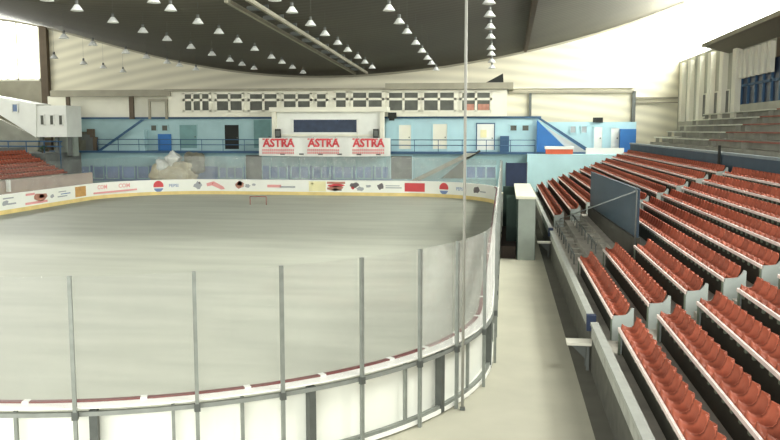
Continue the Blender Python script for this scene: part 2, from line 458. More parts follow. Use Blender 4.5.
advert(405, 425, [rc(.0, .1, 1, .9, 0)], 'red panel')
advert(437, 470, [('disc', .2, .52, .42, -15, 195, 0), ('disc', .2, .40, .40, 195, 345, 1), ('txt', 'PEPSI', .68, .5, .36, 1, .004)], 'second red and blue globe')
advert(472, 487, [blob(.3, .55, .25, .36, 6, 29), rc(.5, .4, .95, .5, 2)], 'dark emblem')
# far glass
s = s_end; far = []
while s + 2.4 < cum[-1]:
    far.append(s); s += 2.4
for i, a in enumerate(far):
    o = MB().sweep(rpath(a + .02, a + 2.38, .5), [(.03, BH + .03), (.042, BH + .03), (.042, BH + 1.95), (.03, BH + 1.95)]).build('plexiglass_shield', Mt['far_glass'] if rink(a)[0][0] > XL + 4 else Mt['clear'])
    tag(o, f'dusty glass pane above the advert boards, {ordi(i + 1)} from the aisle corner', 'glass pane', 'rink glass panes')

# ---- goal at the far end
gx, gy = -17.6, 57.2
t = thing('hockey_goal', (gx, gy, 0), 'small ice hockey goal standing on the far ice', 'goal')
for sx in (-.6, .6): MB().tube([(gx + sx, gy, .01), (gx + sx, gy, 0.62)], .03).build('goal_post', Mt['goalr'], t)
MB().tube([(gx - .6, gy, 0.62), (gx + .6, gy, 0.62)], .03).build('crossbar', Mt['goalr'], t)
nt = MB()
for k in range(13): q = -.6 + 1.2 * k / 12; nt.tube([(gx + q, gy, 0.62), (gx + q, gy + .3, .58), (gx + q, gy + .6, .03)], .006, 4)
for k in range(8): z = .05 + .52 * k / 7; yy = gy + .6 - .3 * z / .6; nt.tube([(gx - .6, gy, z), (gx - .6, yy, z), (gx + .6, yy, z), (gx + .6, gy, z)], .006, 4)
nt.build('net', Mt['net'], t)

# ================================================================ THE STAND
TR, RI, X0, Z0, NR = .765, .296, 2.42, 1.364, 9       # tread, rise, first seat front, first seat height, rows
SX = lambda k: X0 + TR * k
SZ = lambda k: Z0 + RI * k
tread = lambda k: SZ(k) - .56
YA0, YA1 = 5.0, 62.3
prof = [(2.13, -.02), (2.13, tread(0))]
for k in range(NR):
    prof += [(SX(k) + .43, tread(k)), (SX(k) + .47, tread(k + 1))]
prof += [(9.26, tread(NR)), (9.26, -.02)]
mb = MB().prism([(x, YA0, z) for x, z in prof], (0, YA1 - YA0, 0))
for i, f in enumerate(mb.f):                                        # risers in a darker tone for the shade under the seats
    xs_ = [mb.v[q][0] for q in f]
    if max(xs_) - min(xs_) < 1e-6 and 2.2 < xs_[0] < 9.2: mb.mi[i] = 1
for k in range(NR - 1):                                             # half-height steps in the two gangways
    for (a, b) in ((17.12, 18.0), (33.75, 34.65)):
        mb.box(SX(k) + .12, SX(k) + .43, a, b, tread(k), tread(k) + RI / 2)
struct('floor_shadow_strip', MB().box(1.66, 2.13, 4, 62.3, -.05, -.012), Mt['shadow_strip'], 'dark grey painted shadow along the foot of the stand wall', 'floor strip')  # dark strip stands in for the shadow the wall casts on the aisle
struct('floor_terrace', mb, [Mt['conc'], Mt['riser']], 'grey concrete terrace steps carrying the red seats', 'terrace')
# front wall of the stand with its cap
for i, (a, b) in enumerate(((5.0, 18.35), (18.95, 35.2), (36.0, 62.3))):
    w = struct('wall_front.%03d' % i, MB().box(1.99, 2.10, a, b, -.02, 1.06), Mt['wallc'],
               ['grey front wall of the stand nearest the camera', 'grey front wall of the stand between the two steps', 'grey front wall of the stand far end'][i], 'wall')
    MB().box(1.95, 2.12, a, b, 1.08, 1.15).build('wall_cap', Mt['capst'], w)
    MB().box(1.975, 2.11, a, b, .80, 1.08).build('wall_band', Mt['wallb'], w)  # upper strip kept lighter, above the painted shade
    MB().box(1.93, 2.14, a - .02, a + .16, .80, 1.17).build('cap_end', Mt['navy'], w)
for i, y in enumerate((18.72, 35.6)):
    t = thing('plank_step', (1.65, y, 0), ['pale plank step at the nearer gap in the stand front wall', 'pale plank step at the farther gap, beside the grey shelter'][i], 'step', 'plank steps into the stand')
    MB().box(1.46, 2.12, y - .22, y + .22, .56, .62).build('plank', Mt['step'], t)
    for q in (-.16, .16): MB().box(1.90, 1.96, y + q - .03, y + q + .03, -.015, .56).build('leg', Mt['dgrey'], t)
    MB().prism([(1.56, y - .02, .53), (1.56, y - .02, .56), (1.90, y - .02, .56), (1.90, y - .02, .2)], (0, .04, 0)).build('brace', Mt['dgrey'], t)

# ---- seat prototype: a rounded plastic bucket, front towards -X, centred on its own origin
def seat_shell(nu, nv):
    prof = [(-.005, -.05), (0, -.008), (.02, .0), (.07, -.04), (.14, -.07), (.21, -.065), (.27, -.02), (.305, .06), (.33, .13), (.35, .20), (.353, .235)]
    prof = prof if nv > 6 else [prof[i] for i in (0, 2, 4, 6, 8, 10)]
    mb = MB(); n = len(prof); W = .205
    top = []
    for j, (x, z) in enumerate(prof):
        v = j / (n - 1)
        for i in range(nu + 1):
            u = -1 + 2 * i / nu
            wv = W * (1 if v < .72 else math.sqrt(max(0, 1 - ((v - .72) / .36) ** 2)) if v < 1.0 else .55)
            lift = (.085 * abs(u) ** 3) * (1 if .15 < v < .75 else .25)
            fwd = -.07 * abs(u) ** 2 * max(0, (v - .5) / .5)
            top.append((x + fwd, u * wv, z + lift))
    th_ = [(x + (.016 if j // (nu + 1) > n * .55 else .004), y, z - (.016 if j // (nu + 1) <= n * .6 else .004)) for j, (x, y, z) in enumerate(top)]
    k = len(top); fs = []
    for j in range(n - 1):
        for i in range(nu):
            a = j * (nu + 1) + i
            fs.append((a, a + 1, a + nu + 2, a + nu + 1)); fs.append((k + a + nu + 1, k + a + nu + 2, k + a + 1, k + a))
    bd = [i for i in range(nu + 1)] + [j * (nu + 1) + nu for j in range(1, n)] + [(n - 1) * (nu + 1) + i for i in range(nu - 1, -1, -1)] + [j * (nu + 1) for j in range(n - 2, 0, -1)]
    for a, b in zip(bd, bd[1:] + bd[:1]): fs.append((a, k + a, k + b, b))
    mb.add(top + th_, fs, 0, True)
    return mb


ROWN = ['front', 'second', 'third', 'fourth', 'fifth', 'sixth', 'seventh', 'eighth', 'top']
SP = .43
seats = []                                                          # (block, row, number, x, y, z)
for k in range(NR):
    y = 16.80; n = 1
    while y > 7.6: seats.append(('A', k, n, SX(k), y, SZ(k))); y -= SP; n += 1
    yb1 = [26.2, 26.2, 25.0][k] if k < 3 else 33.5
    y = 18.36; n = 1
    while y < yb1: seats.append(('B', k, n, SX(k), y, SZ(k))); y += SP; n += 1
    y = [39.95, 39.95, 40.35][k] if k < 3 else 35.05; n = 1
    while y < 61.6: seats.append(('C', k, n, SX(k), y, SZ(k))); y += SP; n += 1
inview = []
for q in seats:
    X, Yp, w = px((q[3] + .2, q[4], q[5] + .1))
    vis = -8 < X < 786 and -8 < Yp < 448
    inview.append((w if vis else 1e6 + w, q))
inview.sort(key=lambda a: a[0])
singles = [q for w, q in inview[:300] if w < 1e6]
rest = [q for q in seats if q not in set(singles)]
BN = {'A': 'nearest', 'B': 'middle', 'C': 'far'}
proto = thing('stadium_seat', (0, 0, 0), 'x', 'seat', 'red seats on the terrace')
sh = seat_shell(10, 11).build('shell', Mt['seat'], proto)
MB().box(-.008, .03, -.045, .045, -.18, -.08).box(.0, .30, -.03, .03, -.12, -.075).build('bracket', Mt['bracket'], proto)
kids = list(proto.children)
for i, (b, k, n, x, y, z) in enumerate(singles):
    if i == 0: o = proto
    else:
        o = proto.copy(); COL.objects.link(o)
        for c in kids:
            d = c.copy(); COL.objects.link(d); d.parent = o
    o.location = (x, y, z); ORG[o.name] = Vector((x, y, z))
    o['label'] = f'{ordi(n)} red bucket seat from the gangway, {ROWN[k]} row of the {BN[b]} seat block'
base = seat_shell(6, 6); st = MB()
for (b, k, n, x, y, z) in rest:
    st.add([(vx + x, vy + y, vz + z) for vx, vy, vz in base.v], base.f, 0, True)
    if y < 36: st.box(x - .008, x + .03, y - .045, y + .045, z - .18, z - .08, 1)
# ---- left stand: its seats are a few pixels each
LSP = [(-34.6 - .75 * j, 2.05 + .30 * j) for j in range(6)]
for j, (x, z) in enumerate(LSP):
    y = 47.0
    while y < 61.2 + .2 * j: st.add([(x - vx, vy + y, vz + z + .0) for vx, vy, vz in base.v], [f[::-1] for f in base.f], 0, True); y += SP
tag(st.build('distant_seats', [Mt['seat'], Mt['bracket']]), 'remaining red seats filling the far rows and the stand across the ice', 'seats', kind='stuff')
# ---- seat beams with end panels
for k in range(NR):
    yb1 = [26.5, 26.5, 25.3][k] if k < 3 else 33.75
    yc0 = [39.65, 39.65, 40.05][k] if k < 3 else 34.75
    for b, a, e in (('A', 7.3, 17.05), ('B', 18.1, yb1), ('C', yc0, 61.9)):
        t = thing('seat_support', (SX(k), (a + e) / 2, tread(k)), f'long pale beam under the {ROWN[k]} row of the {BN[b]} seat block', 'seat support', 'pale beams under the seat rows')
        MB().box(SX(k) - .055, SX(k) - .012, a, e, SZ(k) - .075, SZ(k) - .005).build('rail', Mt['beam'], t)
        lg = MB(); y = a + .3
        pz = tread(k)
        MB().box(SX(k) + .035, SX(k) + .43, a + .06, e - .06, pz, SZ(k) - .125).build('dark_base', Mt['dark_base'], t)  # added dark box stands in for shade in the open space under seats
        for y in ((a + .1), (e - .1)):
            MB().box(SX(k) - .052, SX(k) - .015, y - .03, y + .03, pz, SZ(k) - .075).build('leg', Mt['bracket'], t)
        panel = [(-.03, -.56), (.42, -.56), (.42, .16), (.37, .18), (.33, .10), (.26, .02), (.14, -.0), (-.03, -.01)]
        for y in ([e - .02] if b == 'A' else [a]):
            MB().prism([(SX(k) + x, y, SZ(k) + z) for x, z in panel], (0, .05, 0)).build('end_panel', Mt['endp'], t)['label'] = 'pale grey end panel'

# ---- blue barrier and rail beside the seatless steps
t = thing('barrier_panel', (4.03, 32, tread(2)), 'large dark blue panel standing lengthwise on the bare terrace steps', 'barrier')
MB().prism([(4.0, 25.45, 2.15), (4.0, 39.2, 1.85), (4.0, 39.2, 3.45), (4.0, 25.45, 3.61)], (.06, 0, 0)).build('board', Mt['barrier'], t)
MB().prism([(3.98, 25.45, 3.60), (3.98, 39.2, 3.44), (3.98, 39.2, 3.47), (3.98, 25.45, 3.63)], (.1, 0, 0)).build('top_strip', Mt['barrier'], t)
MB().prism([(3.90, 25.45, tread(2)), (3.90, 39.2, tread(2)), (3.90, 39.2, 1.85), (3.90, 25.45, 2.15)], (.20, 0, 0)).build('footing', Mt['riser'], t)
t = thing('handrail', (2.75, 28, tread(0)), 'thin grey rail sloping from the blue panel down to the lowest terrace step', 'handrail')
hp_ = at(560, 219, 39.3)
MB().tube([(3.95, 25.40, 3.58), hp_], .024).build('rail', Mt['rail'], t)
MB().tube([(3.95, 25.40, tread(2)), (3.95, 25.40, 3.6)], .024).build('post', Mt['dsteel'], t)
MB().tube([(hp_.x, hp_.y, tread(0)), hp_], .024).build('post', Mt['rail'], t)
for k in range(2):                                                  # rows that have lost their seats
    t = thing('bare_seat_frame', (SX(k), 33, tread(k)), f'bare dark seat frame without seats on the {["lowest", "second"][k]} step in front of the blue panel', 'seat frame', 'bare seat frames')
    for sg in range(3):
        y0 = 28.3 + 3.8 * sg + .5 * k
        MB().box(SX(k) - .02, SX(k) + .02, y0, y0 + 3.0, SZ(k) - .24, SZ(k) - .18).build('rail', Mt['dgrey'], t)
        for y in (y0 + .2, y0 + 1.5, y0 + 2.8):
            MB().box(SX(k) - .02, SX(k) + .02, y - .03, y + .03, tread(k), SZ(k) - .24).build('leg', Mt['dgrey'], t)
            MB().box(SX(k) - .02, SX(k) + .30, y - .05, y + .05, SZ(k) - .20, SZ(k) - .17).build('bracket', Mt['gallery'], t)

# ---- parapet behind the top row
w = struct('wall_parapet', MB().box(9.12, 9.25, 5, 62.3, tread(NR) - .0, 4.37), Mt['parapet'], 'blue-grey parapet wall behind the top seat row', 'wall')
MB().box(9.07, 9.30, 5, 62.3, 4.37, 4.47).build('parapet_top', Mt['parcap'], w)
t = thing('parapet_post', (9.0, 36.5, tread(NR)), 'dark short post in front of the blue-grey parapet', 'post')
MB().box(8.985, 9.055, 36.4, 36.6, tread(NR), 4.75).build('upright', Mt['dark'], t)
MB().box(8.98, 9.06, 36.35, 36.65, tread(NR), tread(NR) + .06).build('foot', Mt['dark'], t)
# ---- upper gallery
GZ = 4.15
gp = [(9.27, 3.0), (9.27, GZ)]
GX = [(10.4 + .82 * j, GZ + .40 * j) for j in range(6)]
for x, z in GX: gp += [(x, z), (x, z + .40)]
XW = at(678, 100, 74.0).x
gp += [(XW, GX[-1][1] + .40), (XW, 3.0)]
struct('floor_gallery', MB().prism([(x, 10, z) for x, z in gp], (0, 51.5, 0)), Mt['gallery'], 'grey concrete steps of the upper gallery above the parapet', 'terrace')
for j, (x, z) in enumerate(GX[:5]):
    for (a, b, mk, nm) in ((46, 61, 'bench', 'pale'), (28, 45, 'rbench', 'rusty red')):
        zt = z + .40
        t = thing('gallery_bench', (x + .3, (a + b) / 2, zt), f'long {nm} bench on the {ORD[j + 1]} step of the upper gallery', 'bench', 'benches on the upper gallery')
        MB().box(x + .18, x + .50, a, b, zt + .30, zt + .36).build('plank', Mt[mk], t)
        for q in range(4):
            y = a + .4 + (b - a - .8) * q / 3
            MB().box(x + .22, x + .46, y - .05, y + .05, zt, zt + .30).build('support', Mt['gallery'], t)
# right-hand wall behind the gallery


def yw(x, y, X):
    v = rt * (x - 390) + upv * (220 - y) + fw * F
    return v.y * (X / v.x)


wr = MB().box(XW, XW + .3, 10, 74, -.02, 7.0).box(XW, XW + .3, 48.3, 74, 9.4, 11.2).box(XW, XW + .3, 56.5, 74, 7.0, 9.4)
struct('wall_right', wr, Mt['wallr'], 'side wall behind the upper gallery', 'wall')
w1 = thing('window_gallery', (XW, 35, 7.0), 'dark window band in the side wall behind the upper gallery', 'window'); w1['kind'] = 'structure'
MB().box(XW + .12, XW + .18, 10, 56.5, 7.0, 9.4).build('pane', Mt['scr'], w1)
fr = MB()
for k in range(32): fr.box(XW, XW + .22, 10 + 1.5 * k - .09, 10 + 1.5 * k + .09, 7.0, 9.4)
fr.box(XW, XW + .22, 10, 56.5, 8.1, 8.25).build('window_frame', Mt['dblue'], w1)
for i, X in enumerate((682, 690, 699.5, 710, 722, 735)):
    y = yw(X, 100, XW - .2)
    p = struct('column.%03d' % i, MB().box(XW - .35, XW, y - .45, y + .45, 6.1, 10.9), Mt['fin'], f'white pilaster on the side wall, {ORD[i + 1]} from the far corner', 'pilaster')
for i in range(6):
    y = 54.5 - 1.15 * i
    struct('column.%03d' % (i + 6), MB().box(XW - .25, XW, y - .3, y + .3, 8.6, 10.3), Mt['fin'], f'short white rib high on the side wall below the canopy, {ORD[i + 1]} from the white pilasters', 'pilaster')
for i, (X, j) in enumerate(((705, 0), (716.5, 1), (728, 2))):
    y = yw(X, 100, XW)
    wv = thing('window_slot.%03d' % i, (XW, y, 6.2), f'narrow dark window between white pilasters, {ORD[i + 1]} from the far corner', 'window'); wv['kind'] = 'structure'
    MB().box(XW - .06, XW, y - .42, y + .42, 6.3, 8.1).build('window_frame', Mt['fin'], wv)
    MB().box(XW - .08, XW - .04, y - .32, y + .32, 6.4, 8.0).build('pane', Mt['window'], wv)
struct('wall_right_upper', MB().box(XW, XW + .3, 10, 48.28, 9.4, 11.2), Mt['brown'], 'dark upper side wall under the canopy', 'wall')
# glazing over the side wall
wg = thing('window_side', (XW, 40, 11.2), 'tall bright glazing above the side wall', 'window'); wg['kind'] = 'structure'
MB().box(XW + .12, XW + .15, 10, 74, 11.2, 17.6).build('pane', Mt['winglass'], wg)
fr = MB()
for k in range(17): fr.box(XW + .05, XW + .22, 10 + 4 * k - .02, 10 + 4 * k + .02, 11.2, 17.6)
fr.box(XW + .05, XW + .22, 10, 74, 14.3, 14.34).box(XW + .05, XW + .22, 10, 74, 17.5, 17.7).build('window_frame', Mt['white'], wg)
# canopy
cn = thing('gallery_canopy', (15.2, 40, 11), 'dark boarded canopy jutting out over the upper gallery', 'canopy')
ct, cb_ = at(703, 47, 58), at(739, 56, 58)
xin = XW; zin = ct.z + (cb_.z - ct.z) * (xin - ct.x) / (cb_.x - ct.x)
MB().prism([(ct.x, 58, ct.z), (xin, 58, zin), (xin, 58, zin + .5), (ct.x, 58, ct.z + .15)], (0, -46, 0)).build('soffit', Mt['canopy'], cn)
MB().box(ct.x - .08, ct.x, 12, 58.05, ct.z - .05, ct.z + .2).build('fascia', Mt['beamgrey'], cn)

# ================================================================ SHELTER between boards and aisle
ya = 34.4
t = thing('bench_shelter', (.75, 38.5, 0), 'grey players bench shelter with cream roof and dark green inside, beside the aisle', 'shelter')
MB().box(.60, 1.30, ya, ya + .12, -.02, 2.55).build('end_wall', Mt['sgrey'], t)
MB().box(1.20, 1.32, ya + .12, ya + 8.2, -.02, 2.52).build('back_wall', Mt['sgreen'], t)
MB().box(-.05, 1.30, ya + 8.2, ya + 8.32, -.02, 2.52).build('end_wall', Mt['sgreen'], t)
MB().box(.50, 1.32, ya - .05, ya + 8.4, 2.55, 2.66).build('roof', Mt['sroof'], t)
MB().box(.56, .62, ya + .12, ya + 2.6, -.02, 2.55).build('side_panel', Mt['sgreen'], t)
MB().box(.12, .56, ya + 2.0, ya + 2.1, .505, 2.55).build('cross_panel', Mt['sgreen'], t)
t = thing('players_bench', (.2, 39, 0), 'long dark boxed bench between the boards and the grey shelter', 'bench')
MB().box(-.08, .52, ya + .4, ya + 7.8, -.02, .44).build('base', Mt['dbrown'], t)
MB().box(-.09, .54, ya + .36, ya + 7.84, .44, .50).build('seat', Mt['dbrown'], t)
MB().box(.47, .54, ya + 2.8, ya + 7.84, .50, .95).build('backrest', Mt['dbrown'], t)
t = thing('white_cabinet', (.05, 43.5, 0), 'white cabinet standing behind the dark bench by the boards', 'cabinet')
MB().box(-.18, .28, 43.2, 43.8, .08, 2.05).build('body', Mt['white'], t)
MB().box(-.16, .26, 43.16, 43.2, .2, 1.9).build('door', Mt['white'], t)
MB().box(-.20, .30, 43.14, 43.86, 2.05, 2.12).build('lid', Mt['sroof'], t)
MB().box(-.18, .28, 43.2, 43.8, -.02, .08).build('dark_base', Mt['dark'], t)
# navy tarpaulin screen behind the shelter, cream crate
t = thing('navy_screen', (.6, 60, 0), 'dark navy screen standing behind the bench shelter at the rink corner', 'screen')
p0, p1 = at(499, 179, 60), at(527, 163, 60)
p0.x = .12
MB().box(p0.x, p1.x, 60, 60.12, 0.02, p1.z).build('cloth', Mt['navy'], t)
for x in (p0.x, p1.x): MB().tube([(x, 60.06, -.02), (x, 60.06, p1.z + .05)], .04).build('pole', Mt['dsteel'], t)

# ================================================================ FAR END
YL, YU, YP, YE = 69.4, 70.6, 70.0, 74.0


def rect(mb, x0, y0, x1, y1, Y, d, mi=0):
    a, b = at(x0, (y0 + y1) / 2, Y), at(x1, (y0 + y1) / 2, Y); c = (x0 + x1) / 2
    return mb.box(a.x, b.x, Y, Y + d, at(c, y1, Y).z, at(c, y0, Y).z, mi)


def zc(y, Y, x=330): return at(x, y, Y).z


# end wall, cream cladding
struct('wall_end', MB().box(at(44, 60, YE).x, XW + .3, YE, YE + .3, -.02, 19), Mt['clad'], 'cream ribbed end wall above the press box', 'wall')
# left window
xa, xb = at(-60, 50, YE).x, at(40, 50, YE).x
zw0, zw1 = zc(81, YE, 20), 19
struct('wall_left', MB().box(xa, at(44, 60, YE).x, YE, YE + .3, -.02, zw0), Mt['beamgrey'], 'grey-brown wall below the bright corner window', 'wall')
w1 = thing('window_1', (at(10, 60, YE).x, YE, zw0), 'tall bright window in the left corner of the hall', 'window'); w1['kind'] = 'structure'
MB().box(xa, xb, YE + .12, YE + .15, zw0, zw1).build('pane', Mt['winglass'], w1)
fr = MB()
for x in (-50, -16, 17, 39): c = at(x, 50, YE).x; fr.box(c - .09, c + .09, YE, YE + .25, zw0, zw1)
fr.box(xa, xb, YE, YE + .25, zw0, zw0 + .2)
fr.build('window_frame', Mt['cream'], w1)
a, b = at(40, 60, YE - .5).x, at(47, 60, YE - .5).x
struct('column_corner', MB().box(a, b, YE - .5, YE, -.02, 15.5), Mt['brown'], 'brown corner column beside the bright window', 'column')
struct('wall_side_left', MB().box(-50.4, -50, -4, 74, -.02, 10.6), Mt['wallr'], 'side wall far behind the stand across the ice', 'wall')
# roof
ep = [(0, 18.5), (51, 30), (103, 42), (154, 55), (200, 64), (218, 68), (257, 73), (295, 76.5), (334, 77), (380, 74.5), (411, 70.5), (462.6, 62), (514, 52.5), (560, 42), (580, 38.5), (631, 24), (667, 10), (685, 0)]
EP = [at(x, y, YE) for x, y in ep]
cf = np.polyfit([p.x for p in EP], [p.z for p in EP], 5)
xs = np.concatenate([np.linspace(-58, EP[0].x, 8)[:-1], np.linspace(EP[0].x, EP[-1].x, 44)])
sl0 = np.polyval(np.polyder(cf), EP[0].x)


def zroof(x, y):
    z = np.polyval(cf, x) if x >= EP[0].x else EP[0].z + sl0 * (x - EP[0].x)
    return float(z) + .034 * (YE - y)


ys = np.linspace(36.5, YE + .3, 12); vs = []; nx, ny = len(xs), len(ys)
for dz in (0, .35):
    for y in ys:
        for x in xs: vs.append((x, y, zroof(x, y) + dz))
fs = []
for j in range(ny - 1):
    for i in range(nx - 1):
        a = j * nx + i; fs.append((a, a + nx, a + nx + 1, a + 1)); a += nx * ny; fs.append((a, a + 1, a + nx + 1, a + nx))
N = nx * ny
for i in range(nx - 1): fs += [(i, i + 1, N + i + 1, N + i), ((ny - 1) * nx + i + 1, (ny - 1) * nx + i, N + (ny - 1) * nx + i, N + (ny - 1) * nx + i + 1)]
for j in range(ny - 1): fs += [(j * nx + nx, j * nx, N + j * nx, N + j * nx + nx), (j * nx + nx - 1, j * nx + 2 * nx - 1, N + j * nx + 2 * nx - 1, N + j * nx + nx - 1)]
roof = MB().add(vs, fs, 0, True)
struct('ceiling', roof, Mt['roof'], 'dark sagging boarded ceiling over the rink', 'ceiling')
ev, ef = [], []
for i, x in enumerate(xs):
    z = zroof(x, YE)
    ev += [(x, YE - .25, z - .16), (x, YE, z - .16), (x, YE, z + .02), (x, YE - .25, z + .02)]
    if i:
        b = 4 * i
        for k in range(4): ef.append((b - 4 + k, b - 4 + (k + 1) % 4, b + (k + 1) % 4, b + k))
struct('trim_roof_edge', MB().add(ev, ef), Mt['beamgrey'], 'grey edge beam where the ceiling meets the end wall', 'trim')

# catwalk: two pale beams under the ceiling
t = thing('twin_ceiling_beam', (-12.2, 48, 9.8), 'two long pale parallel beams running under the dark ceiling', 'ceiling beam')
for xx in (-12.75, -11.75):
    MB().prism([(xx - .08, 37, zroof(xx, 37) - .42), (xx + .08, 37, zroof(xx, 37) - .42), (xx + .08, 37, zroof(xx, 37) - .22), (xx - .08, 37, zroof(xx, 37) - .22)],
               (0, 33, zroof(xx, 70) - zroof(xx, 37))).build('beam', Mt['beamgrey'], t)
for k in range(12):
    y = 37.5 + 2.8 * k; MB().box(-12.8, -11.7, y - .05, y + .05, zroof(-12.2, y) - .24, zroof(-12.2, y) + .1).build('hanger', Mt['dgrey'], t)
# seams of the ceiling on the right
t = thing('ceiling_duct', (.9, 50, 10.5), 'dark narrow duct running along the ceiling on the right', 'duct')
MB().prism([(1.5, 37, zroof(1.6, 37) - .25), (1.75, 37, zroof(1.6, 37) - .25), (1.75, 37, zroof(1.6, 37) + .1), (1.5, 37, zroof(1.6, 37) + .1)], (0, 35.5, zroof(1.6, 72.5) - zroof(1.6, 37))).build('box', Mt['brown'], t)
MB().prism([(1.42, 37, zroof(1.6, 37) - .06), (1.83, 37, zroof(1.6, 37) - .06), (1.83, 37, zroof(1.6, 37) - .02), (1.42, 37, zroof(1.6, 37) - .02)], (0, 35.5, zroof(1.6, 72.5) - zroof(1.6, 37))).build('flange', Mt['brown'], t)

# ---- hanging lamps
lamp = thing('hanging_lamp', (0, 0, 0), 'x', 'lamp', 'white dome lamps under the ceiling')
MB().lathe([(.05, .24), (.10, .22), (.16, .13), (.24, .02), (.28, -.03), (.26, -.03), (.22, .02), (.14, .12), (.02, .19)], 14).build('reflector', Mt['lamp'], lamp)
MB().lathe([(.001, -.03), (.07, -.02), (.11, .03), (.09, .10), (.05, .16), (.03, .2)], 12).build('bulb', Mt['bulb'], lamp)
MB().tube([(0, 0, .21), (0, 0, .40)], .07, 10).build('housing', Mt['lampd'], lamp)
MB().tube([(0, 0, 0), (0, 0, 1)], .006, 6).build('stem', Mt['lampd'], lamp)
lk = list(lamp.children)
ROWS = [('second row left of the roof edge lamps', 123, [58, 64, 68, 72]),
        ('x', 196, [38, 45, 53, 58, 63, 66, 70]), ('x', 254, [0, 10, 22, 32, 40, 48, 55, 61, 65, 69]), ('x', 303, [2, 10, 23, 33, 42, 50, 58, 63, 68, 73]),
        ('x', 372, [0, 12, 25, 35, 44, 51, 58, 63, 68]), ('x', 436, [10, 23, 33, 44, 52, 59, 64, 70]), ('x', 492, [3, 16, 28, 38, 49, 55, 62, 68])]
RN = ['leftmost row over the left stand', 'second row from the left stand', 'third row from the left stand', 'row just left of the twin beams',
      'row just right of the twin beams', 'second row right of the twin beams', 'row over the right boards']
NEAR = [54, 64, 77, 198, 292, 389, 489]                              # picture column of the nearest lamp used to aim each row
first = True


def on_plane(x, y):
    v = rt * (x - 390) + upv * (220 - y) + fw * F
    Y = 6.05 / (v.z / v.y + .0244); return Y, v.x / v.y * Y


for ri, (_, xl, yy) in enumerate(ROWS):
    ynear = {0: 58, 1: 38, 2: 10, 3: 23, 4: 12, 5: 10, 6: 3}[ri]
    (Yf, Xf), (Yn, Xn) = on_plane(xl, yy[-1]), on_plane(NEAR[ri], ynear)
    for n, y in enumerate(reversed(yy)):
        Y = min(on_plane(xl + (NEAR[ri] - xl) * (y - yy[-1]) / (ynear - yy[-1]), y)[0], YE - 1.5)
        xlane = (Xf + Xn) / 2 + (Xf - Xn) * .5 * ((Y - (Yf + Yn) / 2) / ((Yf - Yn) / 2))
        z = H + 6.05 - .0244 * Y
        if first: o = lamp; ks = lk; first = False
        else:
            o = lamp.copy(); COL.objects.link(o); ks = []
            for c in lk:
                d = c.copy(); COL.objects.link(d); d.parent = o; ks.append(d)
        zz = zroof(xlane, Y) + .05
        z = min(z, zz - .55)
        o.location = (xlane, Y, z)
        for c in ks:
            if c.name.startswith('stem'): c.location = (0, 0, .38); c.scale = (1, 1, zz - z - .38)
        o['label'] = f'{ordi(n + 1)} white dome lamp from the far end, {RN[ri]}'

# ---- lower storey
lw = MB(); xl_, xr_ = at(52, 165, YL).x, at(526, 165, YL).x
zs = zc(153.5, YL)
lw.box(xl_, xr_, YL, YL + .25, -.02, zs)
struct('wall_lower', lw, Mt['teal'], 'teal lower wall behind the far rink boards', 'wall')
struct('floor_balcony', MB().box(xl_, 10.8, YL - .35, YE, zs, zs + .18), Mt['dblue'], 'dark blue edged balcony floor at the far end', 'balcony')
rw0 = at(527, 170, 67.2).x
struct('wall_right_block', MB().box(rw0, 11.5, 67.2, YL - .36, -.02, zc(154.5, 67.2, 560)), Mt['lblue'], 'light blue wall of the low block behind the right stand', 'wall')
# windows of the lower storey
def win(name, x0, y0, x1, y1, Y, frame, pane, nx=1, ny=1, fwd=.08, label=None, parent=None, ft=.07):
    c = (x0 + x1) / 2; a, b = at(x0, (y0 + y1) / 2, Y).x, at(x1, (y0 + y1) / 2, Y).x; z0_, z1_ = at(c, y1, Y).z, at(c, y0, Y).z
    fr = MB()
    for i in range(nx + 1): q = a + (b - a) * i / nx; fr.box(q - ft, q + ft, Y - fwd, Y + .01, z0_, z1_)
    for j in range(ny + 1): q = z0_ + (z1_ - z0_) * (j / ny if not (ny == 2 and j == 1) else .62); fr.box(a - ft, b + ft, Y - fwd, Y + .01, q - ft, q + ft)
    if parent is None:
        o = thing(name, ((a + b) / 2, Y, z0_), label, 'window'); o['kind'] = 'structure'
        fr.build('window_frame', frame, o)
        MB().box(a, b, Y - .03, Y + .01, z0_, z1_).build('pane', pane, o)
    else:
        o = fr.build(name, frame, parent)
        MB().box(a, b, Y - .03, Y + .01, z0_, z1_).build('pane', pane, o)
    return o


struct('trim_dado', rect(rect(MB(), 54, 166, 262, 181, YL - .012, .012), 262, 166, 392, 181, YL - .012, .012), Mt['dado'], 'grey-blue dado band along the lower wall behind the glass', 'dado')
wn = 2
for (x0, x1, l) in ((78, 90, 'first'), (94, 104, 'second'), (107, 119, 'third'), (123, 135, 'fourth'), (138, 149, 'fifth')):
    win('window_%d' % wn, x0, 166, x1, 178.5, YL, Mt['teal'], Mt['wblue'], 1, 1, label=f'blue lower window left of the pale heap, {l} from the left', ft=.05); wn += 1
win('window_%d' % wn, 219, 167, 243, 178.5, YL, Mt['teal'], Mt['wblue'], 3, 1, label='blue lower window right of the pale heap'); wn += 1
for (x0, x1, l) in ((270, 287, 'leftmost'), (291, 309, 'second'), (313, 330, 'third'), (334, 352, 'fourth'), (356, 372, 'fifth'), (375, 389, 'sixth')):
    win('window_%d' % wn, x0, 166, x1, 178.5, YL, Mt['teal'], Mt['wblue'], 2, 1, label=f'blue lower window under the banner, {l} of six'); wn += 1
win('window_%d' % wn, 466, 166, 496, 178.5, YL, Mt['lblue'], Mt['wblue'], 3, 1, label='blue lower window by the right rink corner'); wn += 1


